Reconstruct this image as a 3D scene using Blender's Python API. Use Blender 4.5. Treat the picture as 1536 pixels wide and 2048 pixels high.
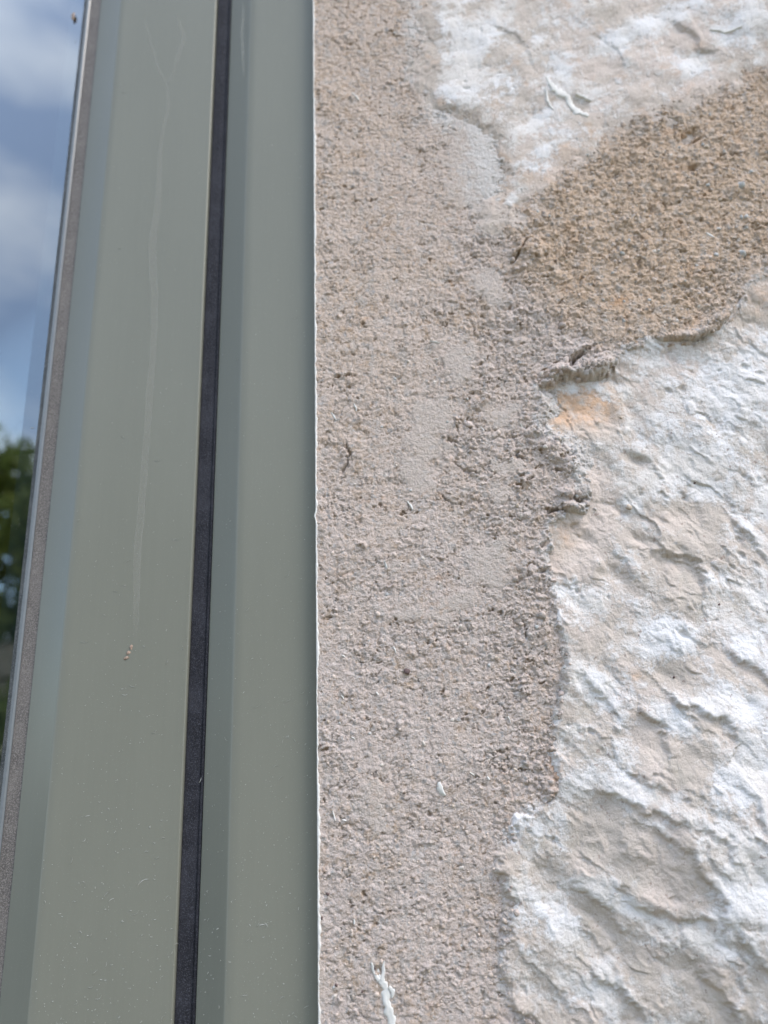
import bpy, bmesh, math, random
import numpy as np
from mathutils import Vector, Matrix

for _o in list(bpy.data.objects):
    bpy.data.objects.remove(_o, do_unlink=True)
scene = bpy.context.scene
COL = scene.collection
R = math.radians

# ------------------------------------------------------------------ camera
PITCH, ROLL = R(17.1), R(1.87)
CAM = Vector((0.0, -0.258, 1.5))
FPX = 1537.0                                   # focal length in pixels of the 1536 x 2048 photograph
fwd = Vector((0, math.cos(PITCH), math.sin(PITCH)))
rt0, up0 = Vector((1, 0, 0)), Vector((0, -math.sin(PITCH), math.cos(PITCH)))
rt = rt0 * math.cos(ROLL) - up0 * math.sin(ROLL)
up = up0 * math.cos(ROLL) + rt0 * math.sin(ROLL)
cd = bpy.data.cameras.new('camera')
cam = bpy.data.objects.new('camera', cd); COL.objects.link(cam)
cam.matrix_world = Matrix(((rt.x, up.x, -fwd.x, CAM.x), (rt.y, up.y, -fwd.y, CAM.y), (rt.z, up.z, -fwd.z, CAM.z), (0, 0, 0, 1)))
cd.sensor_fit = 'VERTICAL'; cd.sensor_height = 34.6
cd.lens = 34.6 * FPX / 2048
cd.clip_start = 0.01; cd.clip_end = 500
cd.dof.use_dof = True; cd.dof.focus_distance = 0.252
cd.dof.aperture_fstop = cd.lens / 3.3
scene.camera = cam

# ------------------------------------------------------------------ world, sun, exposure
SUN_EL, SUN_AZ = R(52), R(122)                 # veiled sun raking the wall from the upper right
w = bpy.data.worlds.new("World"); scene.world = w; w.use_nodes = True
nt = w.node_tree; nt.nodes.clear()
def N(nt_, t, **kw):
    n = nt_.nodes.new(t)
    for k, v in kw.items(): setattr(n, k, v)
    return n
sky = N(nt, 'ShaderNodeTexSky', sky_type='NISHITA', sun_disc=False, sun_elevation=SUN_EL, altitude=200, air_density=1.0, dust_density=0.6, ozone_density=1.5)
sky.sun_rotation = SUN_AZ                      # clockwise from +Y, as for the lamp
tc = N(nt, 'ShaderNodeTexCoord')
mp = N(nt, 'ShaderNodeMapping'); mp.inputs['Scale'].default_value = (1.0, 1.0, 2.2); mp.inputs['Rotation'].default_value = (0.3, 0.5, 0.2)
cn = N(nt, 'ShaderNodeTexNoise'); cn.inputs['Scale'].default_value = 5.2; cn.inputs['Detail'].default_value = 5; cn.inputs['Roughness'].default_value = 0.45
cn.inputs['Distortion'].default_value = 0.25
cr = N(nt, 'ShaderNodeValToRGB'); cr.color_ramp.elements[0].position = 0.44; cr.color_ramp.elements[1].position = 0.72
cr.color_ramp.elements[0].color = (0.2, 0.2, 0.2, 1); cr.color_ramp.elements[1].color = (.62, .62, .62, 1)
mixc = N(nt, 'ShaderNodeMix', data_type='RGBA'); mixc.inputs['B'].default_value = (9.0, 9.2, 9.4, 1)
bg = N(nt, 'ShaderNodeBackground'); bg.inputs['Strength'].default_value = 0.13
wo = N(nt, 'ShaderNodeOutputWorld')
L = nt.links.new
L(tc.outputs['Generated'], mp.inputs['Vector']); L(mp.outputs['Vector'], cn.inputs['Vector']); L(cn.outputs['Fac'], cr.inputs['Fac'])
L(cr.outputs['Color'], mixc.inputs['Factor']); hs = N(nt, 'ShaderNodeHueSaturation'); hs.inputs['Saturation'].default_value = 1.3; L(sky.outputs['Color'], hs.inputs['Color']); L(hs.outputs['Color'], mixc.inputs['A']); L(mixc.outputs['Result'], bg.inputs['Color']); L(bg.outputs['Background'], wo.inputs['Surface'])
sd = bpy.data.lights.new('sun', 'SUN'); sd.energy = 1.25; sd.angle = R(24); sd.color = (1.0, 0.90, 0.80)
so = bpy.data.objects.new('sun', sd); COL.objects.link(so)
sdir = Vector((math.sin(SUN_AZ) * math.cos(SUN_EL), math.cos(SUN_AZ) * math.cos(SUN_EL), math.sin(SUN_EL)))
so.rotation_euler = sdir.to_track_quat('Z', 'Y').to_euler(); so.location = (0, 3, 8)
scene.view_settings.view_transform = 'Standard'; scene.view_settings.look = 'None'
scene.view_settings.gamma = 1; scene.view_settings.use_curve_mapping = False
scene.view_settings.exposure = 1.55
scene.render.engine = 'CYCLES'
scene.cycles.max_bounces = 8; scene.cycles.transparent_max_bounces = 12

# ------------------------------------------------------------------ helpers
def at(px, py, Y=0.0):
    """photograph pixel -> point on the plane y = Y"""
    d = fwd + rt * ((px - 768) / FPX) + up * ((1024 - py) / FPX)
    return CAM + d * ((Y - CAM.y) / d.y)
def mm(px, py):
    p = at(px, py, -0.001)
    return (p.x * 1000, (p.z - 1.5) * 1000)
def tag(o, label=None, cat=None, group=None, kind=None):
    if label: o['label'] = label
    if cat: o['category'] = cat
    if group: o['group'] = group
    if kind: o['kind'] = kind
    return o
def empty(name, loc=(0, 0, 0)):
    o = bpy.data.objects.new(name, None); o.location = loc; COL.objects.link(o); return o
def link(name, me, mat=None, parent=None):
    o = bpy.data.objects.new(name, me); COL.objects.link(o)
    if mat and not me.materials: me.materials.append(mat)
    if parent is not None:
        o.parent = parent
        o.location = -Vector(parent.location) if parent.parent is None else (0, 0, 0)
    return o
def mesh_np(name, V, F, smooth=True, attrs=None):
    me = bpy.data.meshes.new(name)
    V = np.asarray(V, np.float32); F = np.asarray(F, np.int32)
    k = F.shape[1]
    me.vertices.add(len(V)); me.vertices.foreach_set('co', V.ravel())
    me.loops.add(F.size); me.loops.foreach_set('vertex_index', F.ravel())
    me.polygons.add(len(F)); me.polygons.foreach_set('loop_start', np.arange(0, F.size, k, dtype=np.int32))
    me.update(calc_edges=True)
    me.polygons.foreach_set('use_smooth', np.full(len(F), smooth))
    for n, a in (attrs or {}).items():
        at_ = me.attributes.new(n, 'FLOAT', 'POINT'); at_.data.foreach_set('value', np.asarray(a, np.float32))
    me.validate()
    return me

# ------------------------------------------------------------------ numpy noise
_rs = np.random.RandomState(11)
PERM = np.concatenate([_rs.permutation(256)] * 2)
GR = np.stack([np.cos(np.linspace(0, 2 * np.pi, 256, endpoint=False)), np.sin(np.linspace(0, 2 * np.pi, 256, endpoint=False))], 1).astype(np.float32)
GR = GR[_rs.permutation(256)]
def perlin(x, y, seed=0):
    x = x + seed * 17.31; y = y + seed * 9.77
    xi = np.floor(x).astype(np.int32); yi = np.floor(y).astype(np.int32)
    xf = (x - xi).astype(np.float32); yf = (y - yi).astype(np.float32)
    u = xf * xf * xf * (xf * (xf * 6 - 15) + 10); v = yf * yf * yf * (yf * (yf * 6 - 15) + 10)
    def g(ix, iy, fx, fy):
        h = PERM[(PERM[ix & 255] + iy) & 255]
        gg = GR[h]
        return gg[..., 0] * fx + gg[..., 1] * fy
    a = g(xi, yi, xf, yf); b = g(xi + 1, yi, xf - 1, yf)
    c = g(xi, yi + 1, xf, yf - 1); d = g(xi + 1, yi + 1, xf - 1, yf - 1)
    return (a + u * (b - a) + v * ((c + u * (d - c)) - (a + u * (b - a)))) * 1.5
def fbm(x, y, s, o=4, seed=0, rough=.5):
    r = 0; amp = 1; tot = 0
    x = x / s; y = y / s
    for i in range(o):
        r = r + amp * perlin(x, y, seed + i * 3); tot += amp
        amp *= rough; x = x * 2.03 + .37; y = y * 2.03 + .71
    return r / tot
def worley(x, y, s, seed=0):
    x = x / s; y = y / s
    xi = np.floor(x).astype(np.int32); yi = np.floor(y).astype(np.int32)
    xf = (x - xi).astype(np.float32); yf = (y - yi).astype(np.float32)
    best = np.full(x.shape, 9., np.float32); cid = np.zeros(x.shape, np.int32); sec = best.copy()
    for dx in (-1, 0, 1):
        for dy in (-1, 0, 1):
            h = PERM[(PERM[(xi + dx + seed * 7) & 255] + yi + dy) & 255]
            h2 = PERM[h]
            d = (dx + h / 256. - xf) ** 2 + (dy + h2 / 256. - yf) ** 2
            m = d < best
            sec = np.where(m, best, np.minimum(sec, d))
            cid = np.where(m, h, cid); best = np.where(m, d, best)
    return np.sqrt(best), cid / 255., np.sqrt(sec)
def sst(a, b, x):
    t = np.clip((x - a) / (b - a), 0, 1); return t * t * (3 - 2 * t)
def rot(x, y, deg):
    c, s = math.cos(R(deg)), math.sin(R(deg)); return x * c + y * s, -x * s + y * c

# signed distance to polygons (mm, > 0 inside) held on a 1 mm raster
RX0, RX1, RZ0, RZ1 = -40, 240, -130, 400
_gx, _gz = np.meshgrid(np.arange(RX0, RX1 + 1, dtype=np.float32), np.arange(RZ0, RZ1 + 1, dtype=np.float32))
def poly_sdf(poly_px):
    P = [mm(*p) for p in poly_px]
    d = np.full(_gx.shape, 1e9, np.float32); ins = np.zeros(_gx.shape, bool)
    n = len(P)
    for i in range(n):
        ax, ay = P[i]; bx, by = P[(i + 1) % n]
        ex, ey = bx - ax, by - ay
        t = np.clip(((_gx - ax) * ex + (_gz - ay) * ey) / (ex * ex + ey * ey + 1e-9), 0, 1)
        d = np.minimum(d, (_gx - ax - t * ex) ** 2 + (_gz - ay - t * ey) ** 2)
        c = ((ay > _gz) != (by > _gz)) & (_gx < (bx - ax) * (_gz - ay) / (by - ay + 1e-12) + ax)
        ins ^= c
    return np.where(ins, 1, -1) * np.sqrt(d)
def look(img, x, z):
    u = np.clip(x - RX0, 0, RX1 - RX0 - 1.001); v = np.clip(z - RZ0, 0, RZ1 - RZ0 - 1.001)
    i = u.astype(int); j = v.astype(int); fu = (u - i); fv = (v - j)
    return ((img[j, i] * (1 - fu) + img[j, i + 1] * fu) * (1 - fv) + (img[j + 1, i] * (1 - fu) + img[j + 1, i + 1] * fu) * fv).astype(np.float32)

def blob(x, z, px, py, rx, ry, ang=0, p=2.0):
    """soft elliptical bump 0..1; radii in photograph pixels, turned by ang"""
    cx, cz = mm(px, py); ex = mm(px + 10, py); k = (ex[0] - cx) / 10
    u, v = rot(x - cx, z - cz, ang)
    return np.exp(-((np.abs(u) / (rx * k)) ** p + (np.abs(v) / (ry * k)) ** p))
def polyd(x, z, pts):
    """distance to polyline (mm), side (+ = left of travel), position 0..1"""
    P = [mm(*p) for p in pts]
    best = np.full(x.shape, 1e9, np.float32); side = np.zeros(x.shape, np.float32); tt = np.zeros(x.shape, np.float32)
    n = len(P) - 1
    for i in range(n):
        ax, ay = P[i]; bx, by = P[i + 1]; ex, ey = bx - ax, by - ay
        t = np.clip(((x - ax) * ex + (z - ay) * ey) / (ex * ex + ey * ey), 0, 1)
        dx, dz = x - ax - t * ex, z - ay - t * ey
        d = dx * dx + dz * dz; m = d < best
        best = np.where(m, d, best); side = np.where(m, ex * dz - ey * dx, side); tt = np.where(m, (i + t) / n, tt)
    return np.sqrt(best), np.sign(side), tt
def near(x, z, pts, r):
    P = np.array([mm(*p) for p in pts])
    return (x > P[:, 0].min() - r) & (x < P[:, 0].max() + r) & (z > P[:, 1].min() - r) & (z < P[:, 1].max() + r)

# ------------------------------------------------------------------ regions of the wall, traced in photograph pixels
LOWER_STONE = [(1078, 765), (1130, 752), (1215, 742), (1250, 695), (1300, 672), (1390, 672), (1440, 655), (1480, 600), (1500, 560), (1560, 525),
               (2600, 480), (2600, 2900), (1080, 2900), (1130, 2200), (1095, 2060), (1020, 1990), (1022, 1890), (1032, 1800), (1000, 1740), (1040, 1640), (1112, 1600), (1125, 1540),
               (1108, 1500), (1128, 1400), (1142, 1330), (1118, 1220), (1090, 1120), (1100, 1040), (1178, 1010), (1150, 900), (1075, 860), (1085, 800)]
UPPER_STONE = [(870, -900), (862, 0), (872, 120), (880, 205), (950, 225), (1000, 270), (1018, 330), (1012, 420), (1050, 390), (1110, 335), (1180, 290), (1260, 232),
               (1340, 200), (1420, 170), (1500, 130), (1600, 120), (2600, 100), (2600, -900)]
TAN_PATCH = [(1020, 440), (1060, 380), (1110, 335), (1180, 290), (1260, 232), (1340, 200), (1420, 170), (1500, 130), (1600, 120), (2600, 100), (2600, 480), (1560, 525), (1500, 560), (1480, 600),
             (1440, 655), (1390, 678), (1300, 676), (1240, 690), (1180, 660), (1130, 640), (1080, 590), (1040, 560), (1030, 500)]
S_LOW, S_UP, S_TAN = poly_sdf(LOWER_STONE), poly_sdf(UPPER_STONE), poly_sdf(TAN_PATCH)

# ridges of the lower stone: upper right side stands proud of the lower left one
RIDGES = [([(1150, 1340), (1184, 1376), (1215, 1407), (1220, 1425)], 1.3, 6), ([(1262, 1410), (1302, 1444), (1323, 1469), (1325, 1515)], 2.0, 8),
          ([(1315, 1375), (1342, 1407), (1385, 1422), (1435, 1447), (1465, 1485)], 1.8, 7), ([(1228, 1522), (1277, 1565), (1325, 1588)], 1.2, 6),
          ([(1180, 1580), (1252, 1602), (1316, 1632), (1358, 1660)], 1.8, 8), ([(1290, 1652), (1335, 1677), (1372, 1730), (1417, 1797), (1425, 1840)], 1.9, 9),
          ([(1135, 1772), (1185, 1790), (1219, 1835), (1256, 1868)], 1.8, 8), ([(1250, 1800), (1335, 1827), (1420, 1829)], 1.4, 8),
          ([(1170, 1930), (1241, 1985), (1300, 2045)], 1.8, 9), ([(1375, 1922), (1421, 1970), (1455, 2040)], 2.0, 9), ([(1370, 1645), (1429, 1681), (1450, 1725)], 1.4, 7),
          ([(1440, 1845), (1492, 1910), (1545, 1965)], 1.8, 9), ([(1220, 1638), (1249, 1697)], .7, 4), ([(1218, 1755), (1269, 1800)], 1.0, 5),
          ([(1300, 1098), (1350, 1108), (1395, 1126), (1404, 1200)], 2.0, 9), ([(1225, 1095), (1255, 1135), (1262, 1160)], 1.0, 5), ([(1440, 1560), (1480, 1600), (1500, 1660)], 1.2, 7),
          ([(1150, 1450), (1215, 1480), (1225, 1520)], .9, 5), ([(1440, 1300), (1500, 1340), (1550, 1400)], 1.6, 9), ([(1460, 1030), (1500, 1070), (1540, 1130)], 1.4, 8), ([(1150, 1860), (1190, 1880), (1215, 1905)], 1.0, 5),
          ([(1260, 900), (1300, 920), (1330, 960)], .8, 5)]
U_RIDGES = [([(872, 212), (930, 222), (985, 258), (1008, 320), (1016, 400)], 2.6, 14, 3.0), ([(1340, 40), (1385, 62), (1400, 95), (1440, 105)], 1.4, 7), ([(1190, 60), (1240, 100), (1260, 140)], .6, 5), ([(980, 40), (1040, 75), (1070, 130)], .6, 6)]
def ridges(x, z, h, rl, side_tone=False):
    wob = fbm(x, z, 6, 5, 41, .62) * 3.2
    for pts, amp, wd, *so_ in rl:
        soft = so_[0] if so_ else .45
        m = near(x, z, pts, wd * 2.4)
        if not m.any(): continue
        d, s, t = polyd(x[m] + wob[m], z[m] + wob[m] * .6, pts)
        pr = (2 / (1 + np.exp(-np.clip(s * d / soft, -30, 30))) - 1)
        tap = np.clip(np.sin(np.pi * np.clip(t * .92 + .04, 0, 1)) * 1.8, 0, 1)
        if side_tone: h[m] += tap * pr * np.exp(-d / np.where(s > 0, 3.0, 4.0)) * min(1, amp * .6) * (.6 + 1.2 * fbm(x[m], z[m], 5, 4, 43, .6)); continue  # tone mask: whiter on each ridge's proud side, less white on the lower one
        h[m] += 1.05 * amp * tap * pr * np.where(s > 0, .65 * np.exp(-d / (wd * .85)), .5 * np.exp(-d / (wd * .6)))
    return h

def facets(x, z, s, seed, tilt):
    """chisel facets: every cell is a plane of its own tilt"""
    X, Z = x / s, z / s
    xi = np.floor(X).astype(np.int32); zi = np.floor(Z).astype(np.int32); xf = X - xi; zf = Z - zi
    best = np.full(x.shape, -9., np.float32)
    for dx in (-1, 0, 1):
        for dz in (-1, 0, 1):
            a_ = PERM[(PERM[(xi + dx + seed) & 255] + zi + dz) & 255]; b_ = PERM[a_]; c_ = PERM[b_]; d_ = PERM[c_]
            ux, uz = xf - dx - a_ / 256., zf - dz - b_ / 256.
            pl = (c_ / 128. - 1) * tilt * ux + (d_ / 128. - 1) * tilt * uz - .55 * (ux * ux + uz * uz)
            best = np.maximum(best, pl)
    return best * s
# bumps (px, py, rx, ry, angle, height mm) and crevices (points, width mm, depth mm) of the mortar
BUMPS = [(1150, 738, 20, 13, 12, 1.8), (1184, 736, 24, 15, 20, 2.2), (1212, 728, 15, 11, 30, 1.6), (1168, 722, 14, 9, 0, 1.0), (1120, 735, 24, 14, 20, 1.6), (1165, 696, 20, 8, 10, 1.6), (1205, 720, 26, 16, 30, 1.5), (1100, 745, 14, 10, 0, 1.4), (1096, 765, 10, 8, 0, 1.4),
         (1138, 1008, 15, 9, -15, 1.8), (1162, 1016, 15, 9, -15, 2.2), (1135, 985, 16, 12, 0, 1.8), (1110, 900, 20, 22, 0, 1.6), (1140, 930, 16, 20, 0, 1.4), (1085, 890, 12, 12, 0, 1.4), (1060, 500, 32, 26, 35, 1.8), (1430, 640, 44, 14, 28, 1.4),
         (1390, 668, 40, 10, 8, 1.2), (1110, 1588, 20, 12, 0, 1.4), (1100, 1560, 20, 30, 0, .9), (700, 905, 20, 32, 0, .9), (1250, 440, 20, 14, 0, .8), (1480, 370, 22, 16, 30, 1.2), (1345, 240, 20, 10, 30, .9), (1050, 960, 12, 10, 0, 1.0),
         (1020, 1880, 14, 30, 0, 1.0), (1075, 1250, 30, 40, 0, .8), (1060, 1140, 24, 30, 0, .8), (1030, 640, 20, 12, -20, .8), (960, 800, 24, 10, 20, .8)]
CREV = [([(1138, 735), (1152, 715), (1172, 696), (1190, 690)], .8, 3.0), ([(1082, 775), (1106, 768), (1118, 760), (1130, 752)], .7, 3.0), ([(1118, 770), (1150, 768), (1205, 757), (1230, 738)], .7, 3.0),
        ([(1138, 998), (1150, 988), (1160, 1000), (1176, 992)], .7, 2.4), ([(1098, 1022), (1122, 1014), (1150, 1030), (1176, 1026)], .6, 2.4), ([(1028, 522), (1042, 498), (1052, 478)], .5, 2.2), ([(1270, 676), (1330, 680), (1395, 676), (1440, 660), (1474, 618), (1482, 592)], .5, 2.0),
        ([(690, 880), (698, 905), (694, 925), (680, 955)], .4, 1.2), ([(1120, 880), (1128, 892)], .6, 1.6), ([(1030, 905), (1050, 915)], .5, 1.4), ([(1110, 935), (1130, 940)], .6, 1.6), ([(1055, 960), (1068, 952)], .5, 1.4), ([(1085, 1092), (1095, 1082)], .8, 1.8), ([(1035, 1160), (1055, 1150)], .7, 1.6),
        ([(1078, 1145), (1095, 1138)], .6, 1.4), ([(1090, 1612), (1112, 1596), (1122, 1578)], .4, 1.6), ([(1010, 1905), (1022, 1890)], .6, 2.2), ([(1120, 1500), (1126, 1470)], .4, 1.2), ([(1040, 1660), (1070, 1640)], .35, 1.2), ([(905, 920), (925, 935), (960, 948)], .35, 1.0), ([(880, 985), (905, 1005), (930, 1010)], .35, 1.0),
        ([(1048, 1240), (1055, 1275)], .35, 1.2), ([(895, 870), (915, 885)], .5, 1.2), ([(1275, 530), (1282, 515)], .4, 1.2), ([(1366, 280), (1392, 262)], 2.4, 2.6), ([(1336, 250), (1350, 236)], 1.9, 2.4), ([(1380, 335), (1398, 330)], 1.8, 2.0), ([(1160, 300), (1172, 296)], 1.3, 1.6), ([(1225, 350), (1238, 346)], 1.2, 1.4), ([(1300, 410), (1312, 420)], 1.3, 1.4), ([(1460, 300), (1470, 310)], 1.2, 1.2), ([(1380, 285), (1405, 270)], .5, 1.6)]
# trowelled, smoother places in the mortar (px, py, rx, ry, angle)
SMOOTH = [(860, 850, 45, 90, -18), (835, 950, 38, 50, 0), (925, 720, 26, 60, -20), (1005, 830, 42, 30, 0), (975, 570, 32, 52, 20), (745, 1610, 28, 60, 10), (985, 1130, 60, 55, 30), (905, 1210, 60, 22, 25), (940, 330, 60, 120, 0), (1095, 500, 40, 18, 40), (1000, 985, 22, 30, 0), (820, 1225, 30, 14, 30), (1015, 930, 30, 20, 0)]

def mortar_h(x, z, tan):
    """height (mm) of the grey mortar (tan = 0) and of the coarser brown one (tan = 1)"""
    f = np.zeros(x.shape, np.float32)
    h = f + .8 * fbm(x, z, 38, 3, 1)
    sm = f.copy()
    xw = x + 5 * fbm(x, z, 9, 4, 91, .6); zw = z + 5 * fbm(x, z, 9, 4, 95, .6)
    for b in SMOOTH: sm = np.maximum(sm, blob(xw, zw, *b, p=2.6))
    sm = sst(.38, .68, sm + .75 * fbm(x, z, 5, 5, 5, .65)) * (1 - tan)
    colr = sst(870, 1000, 768 + x * 5.9 - 20) * (1 - tan)            # the mortar is rougher near the stones
    ro = .66 * (1 - .75 * sm) * (1.0 + .35 * colr + .12 * tan + .6 * fbm(x, z, 22, 3, 8))
    wx = x + .7 * fbm(x, z, 3, 2, 21); wz = z + .7 * fbm(x, z, 3, 2, 25)
    h += ro * .42 * fbm(wx, wz, 6.5, 4, 12, .55)
    a, b = rot(wx, wz, -22)
    h += ro * .24 * fbm(a * .75, b * 1.25, 2.0, 3, 15, .65)
    h += ro * .10 * fbm(wx, wz, .95, 2, 18, .7)
    d, c, d2 = worley(wx, wz * 1.1, 1.7, 2)
    h += ro * .30 * (np.clip(1 - (d / .55) ** 2, 0, 1) * (c * .9 + .1))
    xx_ = wx + .8 * fbm(x, z, 1.6, 2, 541); zz_ = wz + .8 * fbm(x, z, 1.6, 2, 545)
    for sc_, am_, sd_ in ((2.1, .42, 7), (1.15, .22, 8), (4.2, .5, 9)):
        d, c, d2 = worley(xx_, zz_ * 1.15, sc_, sd_)
        h += ro * am_ * (sst(0, .30, d2 - d) * (.5 + .7 * c) - .6) * sst(-.1, .25, fbm(x, z, 8 + sc_, 3, sd_ * 3) + .12 * colr + .12 * tan)
    d, c, d2 = worley(wx, wz, 3.6, 5)
    h += ro * (.30 + .35 * tan) * np.clip(1 - (d / .5) ** 2, 0, 1) * sst(.45, .9, c)
    pit = sst(.20, .48, fbm(wx, wz * 1.25, 2.7, 3, 31, .6)) * sst(-.3, .15, fbm(x, z, 12, 2, 33) + .25 * tan) ; h -= ro * pit * (.55 + .1 * tan)
    pit2 = sst(.3, .6, fbm(wx, wz, 1.5, 2, 35)); h -= ro * pit2 * .28
    for per, am, sd_, th in ((2.6, .30, 501, .0), (4.4, .38, 511, .05), (1.5, .18, 521, -.05)):       # little ledges, undercut below
        g = (wz + .35 * wx * (1 if sd_ != 511 else -.6)) / per + 1.5 * fbm(wx * .6, wz, per * 1.7, 3, sd_, .6)
        h += ro * am * (1 - (g - np.floor(g))) * sst(th, th + .25, fbm(x, z, per * 2.6, 3, sd_ + 4, .6)) * (.35 + .8 * np.maximum(colr, tan))
    h -= .2
    ln = np.abs(fbm(wx, wz * 1.4, 4.5, 3, 51)); h -= ro * 1.1 * sst(.028, 0, ln) * sst(.08, .3, fbm(x, z, 9, 2, 55))
    big = sst(.30, .50, fbm(wx, wz * 1.3, 4.2, 4, 551, .62)) * sst(-.1, .25, fbm(x, z, 16, 3, 555) + .22 * colr + .1 * tan)
    h -= (1 - sm) * big * 1.15; pit = np.clip(pit * .6 + big, 0, 1)
    lump = sst(.28, .52, fbm(wx, wz, 5.0, 4, 561, .6)) * sst(-.15, .25, fbm(x, z, 18, 2, 565) + .25 * colr); h += (1 - sm) * lump * .8
    h += sm * (.16 * fbm(x, z, 1.3, 3, 61) + .25)
    for (px, py, rx, ry, an, ht) in BUMPS:
        cx, cz = mm(px, py); m = (np.abs(x - cx) < 30) & (np.abs(z - cz) < 30)
        if not m.any(): continue
        wob = fbm(x[m], z[m], 3.5, 3, 71)
        h[m] += ht * .95 * blob(x[m] + wob * 1.6, z[m] + wob * 1.2, px, py, rx, ry, an, 3.2) * (1 + .25 * wob)
    for pts, wd, dp in CREV:
        m = near(x, z, pts, 8)
        if not m.any(): continue
        wob = fbm(x[m], z[m], 2.4, 4, 75, .65) * 1.7
        d, s, t = polyd(x[m] + wob, z[m] + wob * .7, pts)
        h[m] -= 1.3 * dp * np.exp(-(d / (wd * (.7 + .9 * np.abs(wob)))) ** 2) * np.clip(np.sin(np.pi * (t * .86 + .07)) * 1.6, 0, 1) * sst(-.8, .0, fbm(x[m], z[m], 3.5, 2, 79))
    return h, pit, sm
def stone_lift(x, z):
    """how far the quarry faces lean out towards the viewer at the lower right"""
    return 17 * blob(x, z, 1680, 1850, 400, 460) + 2.0 * blob(x, z, 1480, 1350, 200, 200) + 2.2 * blob(x, z, 1330, 1650, 120, 90) - 1.2 * blob(x, z, 1130, 820, 80, 60)
def lower_h(x, z):
    h = -.9 + stone_lift(x, z) - 1.0 * (blob(x, z, 1170, 790, 90, 60) + blob(x, z, 1150, 1050, 60, 50) + blob(x, z, 1390, 710, 140, 60))
    h = h + 1.5 * fbm(x, z, 28, 2, 101)
    a, b = rot(x + 2 * fbm(x, z, 9, 2, 110), z, -38)
    h = h + .40 * fbm(a * .7, b * 1.15, 11, 6, 104, .62) * (1 + .5 * blob(x, z, 1300, 1750, 330, 420))
    rid = 1 - np.abs(fbm(a * .5, b * 1.2, 13, 3, 107)) * 2.6
    h = h + .35 * np.clip(rid, -1, 1) * (.4 + .9 * blob(x, z, 1300, 1750, 330, 420))
    wx = x + 2.2 * fbm(x, z, 7, 3, 141); wz = z + 2.2 * fbm(x, z, 7, 3, 145)
    u_, v_ = rot(wx, wz, -38)
    h = h + .16 * facets(u_ * .7, v_ * 1.2, 15, 3, .5) + .16 * facets(u_ * .8, v_ * 1.1, 6.5, 9, .5)
    for per, am, sd_ in ((10.0, .75, 601), (5.5, .30, 611), (2.6, .12, 621)):
        g = (v_ * 1.0 + .2 * u_) / per + 1.7 * fbm(u_ * .45, v_ * .9, per * 1.5, 4, sd_, .6)
        fr_ = g - np.floor(g); saw = np.where(fr_ < .10, fr_ / .10, (1 - fr_) / .90)
        h = h + am * saw * sst(.0, .35, fbm(x, z, per * 2.0, 4, sd_ + 4, .6))
    h = h + .13 * fbm(x, z, 1.2, 3, 114, .7) + .20 * fbm(x, z, 3.4, 5, 113, .7) - .3 * sst(.3, .55, fbm(x, z, 3.6, 3, 151, .6)) * sst(-.1, .3, fbm(x, z, 20, 2, 153))
    pit = sst(.38, .62, fbm(x, z, 8, 3, 117)); h = h - .8 * pit
    h = ridges(x, z, h.astype(np.float32), RIDGES)
    for (px, py, rx, ry, dp) in [(1272, 915, 26, 12, 1.4), (1260, 1010, 16, 22, 1.3), (1240, 1150, 26, 18, 1.4), (1365, 1150, 45, 40, 1.5), (1362, 1098, 12, 10, 1.0), (1290, 1080, 30, 12, 1.0), (1380, 1030, 50, 20, .8), (1160, 1210, 20, 14, .6)]:
        h = h - dp * blob(x, z, px, py, rx, ry, -25, 2.4)
    h = h + 1.0 * blob(x, z, 1240, 810, 16, 36, 0, 3) + 1.1 * blob(x, z, 1262, 1012, 12, 12, 0, 3) + .8 * blob(x, z, 1200, 1128, 14, 12, 0, 3)
    return h
def upper_h(x, z):
    h = .5 + 1.2 * fbm(x, z, 30, 3, 201)
    a, b = rot(x, z, 35)
    h = h + .45 * fbm(a * .6, b * 1.15, 8, 5, 204, .55) + .16 * facets(a * .7, b * 1.1, 7, 5, .5) + .20 * fbm(x, z, 2.6, 5, 208, .72)
    h = h - .35 * sst(.35, .6, fbm(x, z, 4, 3, 211))
    h = ridges(x, z, h.astype(np.float32), U_RIDGES)
    return h + 3 * blob(x, z, 1560, 20, 130, 90)

# ------------------------------------------------------------------ wall grids
def stretch(a, n, far, sgn):
    s = np.linspace(0, 1, n + 1)[1:]
    return a + sgn * (s ** 2.6) * far
XL = at(631, 1024, 0.0).x * 1000
gx = np.concatenate([np.arange(XL + .25, 178, .31), stretch(178, 46, 1500, 1)])
zz = [-90.]
while zz[-1] < 345: zz.append(zz[-1] + np.interp(zz[-1], [-90, 345], [.265, .44]))
gz = np.concatenate([stretch(-90, 40, 1400, -1)[::-1], np.array(zz), stretch(345, 40, 1400, 1)])
GX, GZ = np.meshgrid(gx.astype(np.float32), gz.astype(np.float32))
edge_n = fbm(GX, GZ, 6, 4, 301, .65) * 3.4 + fbm(GX, GZ, 1.6, 2, 305) * .9
D_LOW, D_UP, D_TAN = look(S_LOW, GX, GZ) + edge_n, look(S_UP, GX, GZ), look(S_TAN, GX, GZ)
D_UPs = D_UP + fbm(GX, GZ, 12, 5, 311, .65) * 11
D_TANs = D_TAN + fbm(GX, GZ, 10, 5, 315, .65) * 9

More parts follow.
